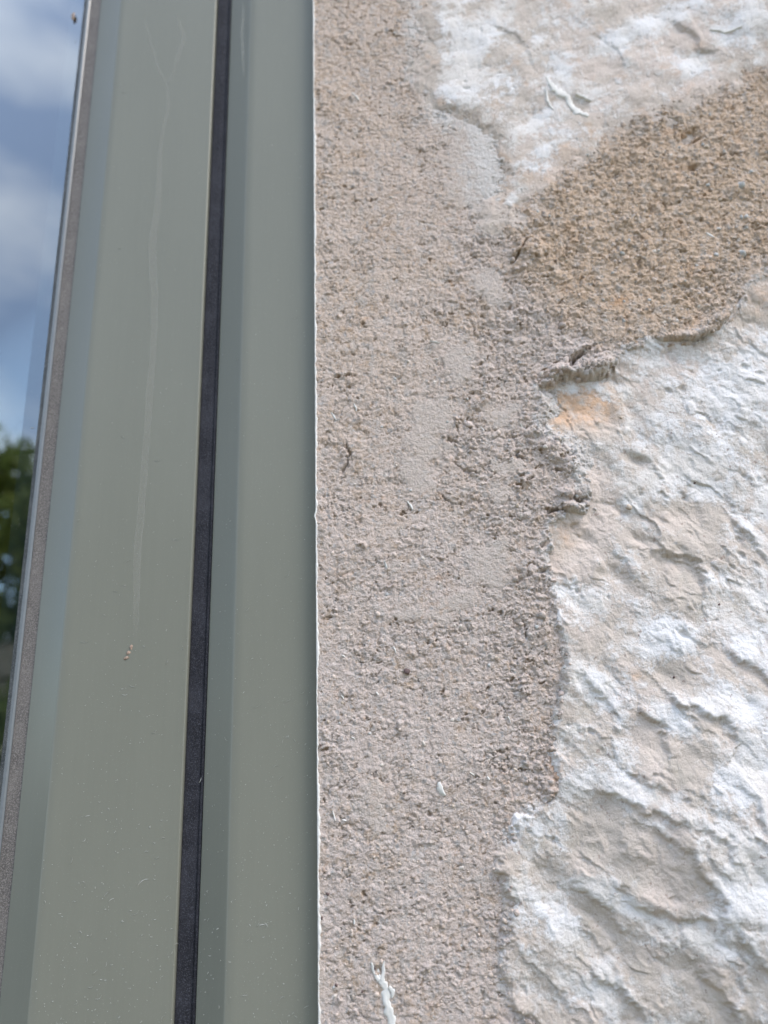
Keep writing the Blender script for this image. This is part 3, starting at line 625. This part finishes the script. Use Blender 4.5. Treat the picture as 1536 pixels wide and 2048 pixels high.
# splashes of white paint lying on the wall
def ribbon(name, path, widths, rise, mat, sub=.5, parent=wall, label=None, follow=True, Y=None):
    P = [np.array(mm(*p)) for p in path]; pts, ws = [], []
    for i in range(len(P) - 1):
        n_ = max(2, int(np.linalg.norm(P[i + 1] - P[i]) / sub))
        for k in range(n_ + (i == len(P) - 2)):
            t_ = k / n_; pts.append(P[i] * (1 - t_) + P[i + 1] * t_); ws.append(widths[i] * (1 - t_) + widths[i + 1] * t_)
    pts = np.array(pts); ws = np.array(ws)
    sd_ = rs.randint(99)
    tg = np.gradient(pts, axis=0); tg /= np.linalg.norm(tg, axis=1)[:, None] + 1e-9; nr = np.stack([-tg[:, 1], tg[:, 0]], 1)
    s = np.arange(len(pts)) * sub
    pts = pts + nr * (fbm(s, s * 0, 2.2, 3, sd_) * .7)[:, None] * np.minimum(1, ws)[:, None]
    ws = ws * (1 + .7 * fbm(s, s * 0, 1.3, 2, sd_ + 3))
    K = 9; V = []
    for k in range(K):
        u = k / (K - 1) * 2 - 1
        q = pts + nr * (u * ws)[:, None]
        h = np.array([float(hgt(a, b)) for a, b in q])
        h = np.convolve(np.pad(h, 2, 'edge'), np.ones(5) / 5, 'valid')
        hh = h + rise * (1 - u ** 4) * np.minimum(1, ws / (ws.max() * .5)) - .3 * (abs(u) > .99) - .05
        V.append(np.stack([q[:, 0] / 1000, -hh / 1000, 1.5 + q[:, 1] / 1000], 1))
    n_ = len(pts); V = np.concatenate(V)
    F = [(k * n_ + i, k * n_ + i + 1, (k + 1) * n_ + i + 1, (k + 1) * n_ + i) for k in range(K - 1) for i in range(n_ - 1)]
    # close the two ends down into the wall
    o = link(name, mesh_np(name, V, F), mat, parent)
    if label: o['label'] = label
    return o
ribbon('paint_splash', [(755, 1940), (762, 1965), (772, 1980), (772, 2005), (780, 2030), (792, 2075)], [.3, .9, 1.3, 1.4, 1.4, 1.2], .35, M_WHITE, label='white forked paint drip at the bottom of the mortar')
ribbon('paint_splash', [(743, 1926), (748, 1948), (758, 1962)], [.3, .5, .7], .35, M_WHITE, label='short left prong of the white paint drip')
ribbon('paint_splash', [(768, 1924), (767, 1946), (764, 1962)], [.3, .6, .7], .35, M_WHITE)
ribbon('paint_splash', [(777, 1975), (785, 1984), (784, 1997)], [.5, .8, .3], .55, M_WHITE)
ribbon('paint_splash', [(878, 1564), (881, 1577), (890, 1592)], [.5, 1.2, .5], .55, M_WHITE, label='white egg shaped paint blob')
for q in [[(787, 1292), (792, 1306)], [(708, 806), (712, 820)], [(662, 822), (672, 838)], [(815, 1000), (826, 1018)], [(1016, 1432), (1022, 1446)], [(704, 182), (718, 196)], [(682, 1390), (686, 1398)], [(752, 1384), (756, 1390)],
          [(768, 1120), (774, 1136)], [(683, 1310), (690, 1314)], [(975, 1553), (979, 1560)], [(1414, 462), (1430, 474)], [(1165, 692), (1176, 700)], [(962, 852), (970, 862)], [(860, 680), (880, 684)], [(702, 1474), (710, 1480)], [(665, 1622), (670, 1642)],
          [(684, 1640), (692, 1643)], [(708, 1840), (708, 1850)], [(1040, 845), (1046, 854)], [(940, 1545), (950, 1552)]]:
    r_ = rs.uniform(.3, .5)
    ribbon('paint_splash', [q[0], ((q[0][0] + q[1][0]) / 2 + 1, (q[0][1] + q[1][1]) / 2), q[1]], [r_ * .5, r_, r_ * .4], .4, M_WHITE, sub=.3)
for px, py in [(1218, 440), (1282, 443), (1275, 408), (1168, 487), (1232, 730), (690, 744), (648, 742), (986, 940), (1275, 510), (800, 1130)]:
    o = pebble(px, py, rs.uniform(.35, .6), 2, sink=.1); 
M_LIME = simple('lime_dribble', (.64, .62, .585), .85, .2, 500, .08, .0003, .7)
ribbon('lime_dribble', [(1093, 150), (1104, 172), (1120, 184), (1136, 190), (1142, 206), (1156, 220), (1178, 230)], [.4, 1.7, 1.9, 1.5, 1.3, 1.8, .8], .6, M_LIME, label='raised pale lime dribble on the upper stone')
ribbon('lime_dribble', [(1152, 188), (1166, 190), (1182, 200)], [.5, .9, .7], .9, M_LIME)
ribbon('lime_dribble', [(1092, 175), (1096, 200), (1106, 216)], [.5, .7, .4], .5, M_LIME)
ribbon('lime_dribble', [(1420, 60), (1450, 66), (1480, 60)], [.5, .8, .5], .5, M_LIME)

# coarse masonry on the other sides of the window, out of the picture
WX0, WX1 = XL / 1000 - 1.0, XL / 1000                              # window opening
WZ0, WZ1 = 1.5 - .62, 1.5 + .95
def slab(name, x0, x1, z0, z1):
    nx, nz = max(2, int((x1 - x0) / .03)), max(2, int((z1 - z0) / .03))
    X, Z = np.meshgrid(np.linspace(x0, x1, nx), np.linspace(z0, z1, nz))
    h = 3 * fbm(X * 1000, Z * 1000, 90, 3, 7)
    h[0] = h[-1] = 0; h[:, 0] = h[:, -1] = 0
    V = np.stack([X.ravel(), -h.ravel() / 1000, Z.ravel()], 1); n0 = nx * nz
    Vb = V.copy(); Vb[:, 1] = .3
    F = [(j * nx + i, j * nx + i + 1, (j + 1) * nx + i + 1, (j + 1) * nx + i) for j in range(nz - 1) for i in range(nx - 1)]
    ring = [i for i in range(nx)] + [j * nx + nx - 1 for j in range(1, nz)] + [(nz - 1) * nx + i for i in range(nx - 2, -1, -1)] + [j * nx for j in range(nz - 2, 0, -1)]
    F += [(ring[k] + n0, ring[(k + 1) % len(ring)] + n0, ring[(k + 1) % len(ring)], ring[k]) for k in range(len(ring))]
    return link(name, mesh_np(name, np.concatenate([V, Vb]), F), M_MORTAR, wall)
slab('masonry', -3.2, WX0, 0, 3.4); slab('masonry', 1.60, 5.0, 0, 3.4); slab('masonry', WX0, WX1, WZ1, 3.4); slab('masonry', WX0, WX1, 0, WZ0)

# ------------------------------------------------------------------ the window
win = empty('window', ((WX0 + WX1) / 2, 0, WZ0))
tag(win, 'sage grey painted window frame with black weather strip and sky reflecting glass', 'window')
def X_at(px, Y): return at(px, 1024, Y).x
XR = WX1 + .004
def ring(name, prof, mat, parent=win, smooth=True, ang=40):
    """sweep a profile [(x on the right jamb, depth Y)] round the opening; closed if prof is closed"""
    V, F = [], []
    k = len(prof)
    for (sx, sz) in ((1, 0), (1, 1), (0, 1), (0, 0)):
        for x, Y in prof:
            u = WX1 - x                                            # inset from the right edge of the opening
            V.append((WX1 - u if sx else WX0 + u, Y, WZ1 - u if sz else WZ0 + u))
    for c in range(4):
        d = (c + 1) % 4
        for i in range(k - 1):
            F.append((c * k + i, d * k + i, d * k + i + 1, c * k + i + 1))
    me_ = bpy.data.meshes.new(name); me_.from_pydata(V, [], F)
    for p_ in me_.polygons: p_.use_smooth = smooth
    bm = bmesh.new(); bm.from_mesh(me_); bmesh.ops.recalc_face_normals(bm, faces=bm.faces)
    bm.to_mesh(me_); bm.free()
    if smooth: me_.set_sharp_from_angle(angle=R(ang))
    return link(name, me_, mat, parent)
def arc(x0, y0, x1, y1, x2, y2, n=8):
    """rounded corner from p0 via corner p1 to p2"""
    return [((1 - t) ** 2 * x0 + 2 * t * (1 - t) * x1 + t * t * x2, (1 - t) ** 2 * y0 + 2 * t * (1 - t) * y1 + t * t * y2) for t in [i / n for i in range(n + 1)]]
Yf, Yg, Ys, Yc = .0035, .0125, .0105, .0190                        # fixed face, strip, sash face, bottom of the glazing slope
xb = X_at(478, Yf); xg1 = X_at(427, Yg); xg0 = X_at(391, Yg)
prof = [(XR, Yf), (xb + .0030, Yf)] + arc(xb + .0030, Yf, xb, Yf, xb - .0022, Yf + .0022)[1:] + [(xg1 + .0005, Yg - .0012)] + arc(xg1 + .0005, Yg - .0012, xg1 + .0001, Yg - .0008, xg1 + .0001, Yg)[1:] + [(xg1 + .0001, .06), (XR, .06)]
ring('fixed_frame', prof, M_PAINT)
ring('strip_lip', [(xg1, Yg + .004), (xg1, Yg - .0006), (xg1 - .0005, Yg - .0009), (xg1 - .0009, Yg - .0006), (xg1 - .0009, Yg + .004)], M_GASKET)
ring('weather_strip', [(xg1 - .0011, Yg + .004), (xg1 - .0011, Yg), (xg1 - .0020, Yg - .0003), (xg0 + .0012, Yg - .0003), (xg0 + .0003, Yg), (xg0 + .0003, Yg + .004)], M_GASKET)
xs1 = X_at(389, Ys); xs0 = X_at(150, Ys); xc = X_at(99, Yc)
prof = [(xs1, .055), (xs1, Ys + .0012)] + arc(xs1, Ys + .0012, xs1, Ys, xs1 - .0014, Ys)[1:] + [(xs0 + .0026, Ys)] + arc(xs0 + .0026, Ys, xs0, Ys, xs0 - .0018, Ys + .0018)[1:] + [(xc + .0006, Yc - .0004), (xc, Yc), (xc, .045), (xs1, .055)]
sash = ring('sash', prof, M_PAINT)
Yq = .0200; xq = X_at(74, Yq); xl = X_at(64, Yq); xd = X_at(55, Yq + .001)
ring('sealant', [(xc, Yq + .003), (xc, Yq - .0006), ((xc + xq) / 2, Yq - .0003), (xq, Yq), (xq, Yq + .003)], M_SEAL)
ring('glazing_bead', [(xq, Yq + .003), (xq - .0001, Yq - .0002), (xq - .0006, Yq - .0007), (xl + .0003, Yq - .0006), (xl, Yq - .0001), (xl, Yq + .003)], M_LINE)
ring('glazing_rubber', [(xl, Yq + .003), (xl - .0001, Yq + .0004), (xd, Yq + .0016), (xd - .0003, Yq + .004)], M_DARKSEAL)
Yp = Yq + .0022
def pane(name, y0, y1):
    a = WX1 - (xd + .006)
    x0, x1, z0, z1 = WX0 + a, WX1 - a, WZ0 + a, WZ1 - a
    me_ = bpy.data.meshes.new(name)
    me_.from_pydata([(x0, y0, z0), (x1, y0, z0), (x1, y0, z1), (x0, y0, z1)], [], [(0, 1, 2, 3)])
    return link(name, me_, M_GLASS, win)
pane('glass_pane', Yp, 0); pane('glass_pane', Yp + .020, 0)
xsp = X_at(38, Yp + .006)
ring('spacer_bar', [(xd + .006, Yp + .001), (xsp, Yp + .001), (xsp, Yp + .018), (xd + .006, Yp + .018), (xd + .006, Yp + .001)], M_SPACER, smooth=False)
ring('inner_frame', [(xd + .01, Yp + .022), (xd - .006, Yp + .022), (xd - .012, Yp + .035), (xd - .012, .07), (xd + .02, .07)], M_PAINT, smooth=False)
o = bpy.data.objects.new('rubber_block', peb_me[3].copy()); COL.objects.link(o); o.data.materials.clear(); o.data.materials.append(M_SPECK); o.parent = win
p_ = at(147, 32, Yp - .001); o.location = p_ - win.location; o.scale = (.9, .6, 2.6)

# dried water trail, flakes and fibres of dust on the paint
def film(name, path, widths, Y, parent, label=None):
    P = [at(*p, Y) for p in path]; V, F, A = [], [], []
    s = 0; pts, ws = [], []
    for i in range(len(P) - 1):
        for k in range(14 + (i == len(P) - 2)):
            t_ = k / 14; pts.append(P[i].lerp(P[i + 1], t_)); ws.append(widths[i] * (1 - t_) + widths[i + 1] * t_)
    n_ = len(pts); K = 9
    for i in range(n_):
        wob = .0004 * float(fbm(np.array([i * 1.]), np.array([0.]), 8, 3, 17)[0])
        for k in range(K):
            u = k / (K - 1) * 2 - 1
            V.append((pts[i].x + wob + u * ws[i] / 1000, Y - .00012, pts[i].z)); e = min(i, n_ - 1 - i) / 6
            A.append((0 if abs(u) > .99 else ((.50 if abs(u) > .6 else .32))) * min(1, e))
    F = [(i * K + k, i * K + k + 1, (i + 1) * K + k + 1, (i + 1) * K + k) for i in range(n_ - 1) for k in range(K - 1)]
    o = link(name, mesh_np(name, [tuple(Vector(v) - Vector((0, 0, 0))) for v in V], F, True, {'fade': A}), M_FILM, parent)
    if label: o['label'] = label
    return o
film('water_stain', [(334, 160), (336, 220), (322, 280), (316, 400), (304, 500), (310, 600), (308, 680), (300, 780), (292, 900), (284, 1000), (275, 1110), (271, 1290)], [.5, .9, .9, 1.4, 1.8, 1.7, 1.3, 1.6, 1.4, 1.5, 1.6, .9], Ys, win, 'long pale dried water trail down the sash')
film('water_stain', [(288, 30), (300, 80), (318, 140), (334, 170)], [.5, .7, .6, .5], Ys, win)
film('water_stain', [(352, 20), (368, 80), (356, 115), (345, 150), (336, 170)], [.6, 1.2, 1.0, .6, .5], Ys, win)
film('water_stain', [(488, 0), (484, 60), (486, 110), (488, 160)], [.4, .7, .6, .3], Yf, win)
for (px, py, r_) in [(262, 1295, .8), (257, 1306, .8), (252, 1316, .9)]:
    o = bpy.data.objects.new('dropping', peb_me[int(rs.randint(10))].copy()); COL.objects.link(o); o.data.materials.clear(); o.data.materials.append(M_SPECK); o.parent = win
    o.location = at(px, py, Ys) - win.location; o.scale = (r_ * rs.uniform(.6, 1.3), .3, r_ * rs.uniform(.6, 1.4)); o.rotation_euler.y = rs.uniform(0, 3)
V, F = [], []
def surf_Y(px, py):
    X = at(px, py, Ys).x
    if at(px, py, Yf).x > xb: return Yf
    if X > xs1 + .0005: 
        return None if at(px, py, Yg).x < xg1 else 'slope'
    if X > xs0: return Ys
    return None
def flake(p, l, w_, a, bend):
    n_ = 5; b = len(V)
    for i in range(n_):
        t_ = (i / (n_ - 1) - .5); x = l * t_; y = bend * (t_ * t_ * 4 - 1) * l * .25
        ww = w_ * (1 - (abs(t_) * 2) ** 2 * .8)
        for s in (-1, 0, 1):
            xx, yy = x, y + s * ww; X = xx * math.cos(a) - yy * math.sin(a); Z = xx * math.sin(a) + yy * math.cos(a)
            V.append((p.x + X, p.y - (.00012 if s == 0 else .00002), p.z + Z))
    for i in range(n_ - 1):
        for s in range(2): F.append((b + i * 3 + s, b + i * 3 + s + 1, b + i * 3 + s + 4, b + i * 3 + s + 3))
rd = random.Random(3)
for k in range(2600):
    py = rd.uniform(-20, 2070); px = rd.uniform(20, 625)
    if rd.random() > .12 + .88 * max(0, py / 2048) ** 1.6: continue
    Y = surf_Y(px, py)
    if Y is None: continue
    if Y == 'slope':
        # walk down the chamfer between the face and the strip
        xf_, yf_, xg_, yg_ = xb - .0022, Yf + .0022, xg1 + .0005, Yg - .0012
        best = None
        for q in range(9):
            Yt = yf_ + (yg_ - yf_) * (q + .5) / 9; xt = xf_ + (xg_ - xf_) * (q + .5) / 9
            e = abs(at(px, py, Yt).x - xt)
            if best is None or e < best[0]: best = (e, Yt)
        Y = best[1] - .0004
    p = at(px, py, Y)
    kind = rd.random()
    if kind < .78: r_ = rd.uniform(.00006, .00016); flake(p, r_ * 2.2, r_ * .8, rd.uniform(0, 6), 0)
    elif kind < .93: flake(p, rd.uniform(.0004, .0010), .00009, rd.gauss(.5, .6), rd.uniform(-1, 1))
    else: flake(p, rd.uniform(.0010, .0024), .00005, rd.gauss(.5, .7), rd.uniform(-1.3, 1.3))
for px, py, l, a in [(250, 1388, .0022, 0), (250, 1170, .0012, 0), (168, 1680, .0014, .8), (175, 1632, .0018, .2), (287, 1765, .004, .5), (223, 1800, .002, .5), (524, 1852, .0022, .2), (532, 1850, .0016, -.9), (65, 855, .0015, 0), (150, 83, .001, -.4), (400, 1560, .002, 1.2), (322, 785, .001, -.8)]:
    Y = surf_Y(px, py) or Ys
    if px in (65, 150): Y = Yp - .0002
    if Y == 'slope': Y = Yf
    flake(at(px, py, Y), l, .00011, a, rd.uniform(-1, 1))
for k in range(420):                                            # dust on the glass
    py = rd.uniform(0, 1500); px = rd.uniform(-120, 150 - py * .09)
    r_ = rd.uniform(.00003, .00009); flake(at(px, py, Yp - .0001), r_ * 2.4, r_ * .8, rd.uniform(0, 6), 0)
o = link('dust', mesh_np('dust', V, F), M_DUST, win); o['kind'] = 'stuff'

# ------------------------------------------------------------------ dark room behind the glass
a = .03
rx0, rx1, rz0, rz1, ry0, ry1 = WX0 - .8, WX1 + .8, 0.25, 2.9, .075, 3.2
ox0, ox1, oz0, oz1 = WX0 + a, WX1 - a, WZ0 + a, WZ1 - a
V = [(rx0, ry0, rz0), (rx1, ry0, rz0), (rx1, ry0, rz1), (rx0, ry0, rz1), (rx0, ry1, rz0), (rx1, ry1, rz0), (rx1, ry1, rz1), (rx0, ry1, rz1), (ox0, ry0, oz0), (ox1, ry0, oz0), (ox1, ry0, oz1), (ox0, ry0, oz1)]
F = [(4, 5, 6, 7), (0, 1, 5, 4), (1, 2, 6, 5), (2, 3, 7, 6), (3, 0, 4, 7), (0, 1, 9, 8), (1, 2, 10, 9), (2, 3, 11, 10), (3, 0, 8, 11)]
me_ = bpy.data.meshes.new('room_walls'); me_.from_pydata(V, [], F)
tag(link('room_walls', me_, simple('dim_room', (.10, .095, .09), .9, .2, 3, .1, 0)), kind='structure')

# ------------------------------------------------------------------ what the glass mirrors: garden ground, low walls, trees
def gmat(name, a_, b_, s): 
    m, t, p, out = material(name)
    t.links.new(mix(t, rng(t, noise(t, s, 5), .35, .65), a_, b_), p.inputs['Base Color']); p.inputs['Roughness'].default_value = .95
    bump(t, p, noise(t, s * 4, 4), .02, .6); return m
me_ = bpy.data.meshes.new('ground'); me_.from_pydata([(-150, -150, 0), (150, -150, 0), (150, 150, 0), (-150, 150, 0)], [], [(0, 1, 2, 3)])
tag(link('ground', me_, gmat('dry_grass_and_gravel', (.22, .19, .13), (.13, .13, .07), 2.0)), kind='structure')
M_GW = gmat('garden_stone', (.44, .36, .27), (.33, .27, .2), 6)
def stone_course_wall(name, y, z1, x0, x1, thick, label):
    root = empty(name, ((x0 + x1) / 2, y, 0)); tag(root, label, 'wall')
    bx_ = [mesh_box(.5) for _ in range(3)]
    z = 0; row = 0
    while z < z1 - .02:
        hh = min(.32, z1 - z); x = x0 - (row % 2) * .3
        while x < x1:
            l = rd.uniform(.45, .8)
            o_ = bpy.data.objects.new('stone', bx_[rd.randrange(3)]); COL.objects.link(o_); o_.parent = root
            o_.location = (x + l / 2 - root.location.x, rd.uniform(-.015, .015), z + hh / 2); o_.scale = ((l - .02), thick, hh - .02)
            x += l
        z += hh; row += 1
    return root
def mesh_box(s):
    bm = bmesh.new(); bmesh.ops.create_cube(bm, size=1); bmesh.ops.bevel(bm, geom=bm.edges[:], offset=.05, segments=1, affect='EDGES')
    for v in bm.verts: v.co += Vector((rd.uniform(-.02, .02), rd.uniform(-.02, .02), rd.uniform(-.02, .02)))
    me_ = bpy.data.meshes.new('stone'); bm.to_mesh(me_); bm.free(); me_.materials.append(M_GW); return me_
stone_course_wall('garden_wall', -7.3, 2.6, -7.5, -1.0, .4, 'tall sandstone garden wall mirrored low in the window glass')
stone_course_wall('low_garden_wall', -4.6, 1.42, -5.0, -1.2, .35, 'low sandstone wall mirrored at the foot of the glass')

def leaf_mat(name, a_, b_):
    m, t, p, out = material(name)
    oi = N(t, 'ShaderNodeObjectInfo')
    c = mix(t, rng(t, noise(t, 2.2, 3), .35, .65), a_, b_)
    t.links.new(c, p.inputs['Base Color']); p.inputs['Roughness'].default_value = .6
    p.inputs['Specular IOR Level'].default_value = .3
    tl = N(t, 'ShaderNodeBsdfTranslucent'); t.links.new(c, tl.inputs['Color']); ms = N(t, 'ShaderNodeMixShader'); ms.inputs[0].default_value = .3
    t.links.new(p.outputs[0], ms.inputs[1]); t.links.new(tl.outputs[0], ms.inputs[2]); t.links.new(ms.outputs[0], out.inputs[0]); return m
M_LEAF = leaf_mat('leaf_green', (.15, .19, .035), (.21, .23, .06)); M_BARK = gmat('bark', (.12, .09, .06), (.07, .05, .035), 12)
def crown_mesh(rx, rz, nclump, nleaf, seed, leaf=.11):
    q = np.random.RandomState(seed); V, F = [], []
    for c in range(nclump):
        d = q.normal(size=3); d /= np.linalg.norm(d); r_ = q.uniform(.45, 1) ** .6
        cen = d * r_ * np.array([rx, rx, rz]); cr_ = q.uniform(.25, .45) * rx * .5
        P_ = cen + q.normal(size=(nleaf, 3)) * cr_ * .55
        for p in P_:
            u = q.normal(size=3); u /= np.linalg.norm(u); v = np.cross(u, q.normal(size=3)); v /= np.linalg.norm(v)
            s = leaf * q.uniform(.6, 1.4); b = len(V)
            V += [p - u * s, p + v * s * .45, p + u * s, p - v * s * .45]; F.append((b, b + 1, b + 2, b + 3))
    return mesh_np('crown', np.array(V), F, False)
def trunk_mesh(h, r, rx, seed):
    q = random.Random(seed); bm = bmesh.new()
    def limb(p, d, l, r0, r1, n_=5):
        prev = None; p = Vector(p); d = Vector(d).normalized()
        for i in range(n_ + 1):
            t_ = i / n_; rr = r0 * (1 - t_) + r1 * t_
            s_ = d.orthogonal().normalized(); t2 = d.cross(s_)
            rg = [bm.verts.new(p + (s_ * math.cos(k * 1.0472) + t2 * math.sin(k * 1.0472)) * rr) for k in range(6)]
            if prev:
                for k in range(6): bm.faces.new((prev[k], prev[(k + 1) % 6], rg[(k + 1) % 6], rg[k]))
            prev = rg; p = p + d * l / n_; d = (d + Vector((q.uniform(-.15, .15), q.uniform(-.15, .15), q.uniform(-.02, .1)))).normalized()
        return p
    top = limb((0, 0, 0), (0, 0, 1), h, r, r * .55)
    for k in range(7):
        a_ = k * .9 + q.uniform(-.3, .3); limb(top - Vector((0, 0, q.uniform(0, h * .3))), (math.cos(a_), math.sin(a_), q.uniform(.4, 1.4)), rx * .95, r * .4, r * .08, 4)
    me_ = bpy.data.meshes.new('trunk'); bm.to_mesh(me_); bm.free(); return me_
cms = [crown_mesh(1.9, 2.1, 210, 70, 1), crown_mesh(1.7, 1.9, 190, 70, 2)]; tms = [trunk_mesh(2.6, .17, 1.8, 1), trunk_mesh(2.4, .15, 1.6, 2)]
TREES = [(-6.6, -11.2, 1.08, 'tallest bushy tree mirrored in the glass edge', 0), (-4.0, -12.0, 1.0, 'round green tree mirrored right of the tallest tree', 1), (-9.8, -11.8, 1.05, 'broad green tree mirrored left of the tallest tree', 1),
         (-1.2, -12.6, 1.0, 'green tree standing straight across from the window', 0), (2.2, -12.2, 1.1, 'green tree standing across from the mortar wall', 1)]
for i, (x, y, s, lab, k) in enumerate(TREES):
    t_ = empty('garden_tree', (x, y, 0)); tag(t_, lab, 'tree', 'garden trees mirrored in the glass'); t_.scale = (s, s, s); t_.rotation_euler.z = i * 1.3
    for nm, md, mt, off in (('crown', cms[k], M_LEAF, 3.9), ('trunk', tms[k], M_BARK, 0)):
        o_ = bpy.data.objects.new(nm, md); COL.objects.link(o_); o_.parent = t_; o_.location = (0, 0, off)
        if not md.materials: md.materials.append(mt)
shm = crown_mesh(.9, .75, 40, 45, 8, .07); shm.materials.append(M_LEAF)
for i, (x, y, lab) in enumerate([(-3.5, -6.2, 'dark green shrub mirrored before the tall garden wall'), (-2.2, -6.3, 'green shrub mirrored right of the dark shrub'), (-5.0, -6.4, 'green shrub mirrored left of the dark shrub')]):
    o_ = link('shrub', shm); o_.location = (x, y, 1.1); o_.rotation_euler.z = i * 2.1; o_.scale = (1, 1, 1.25); tag(o_, lab, 'shrub', 'shrubs by the garden wall')
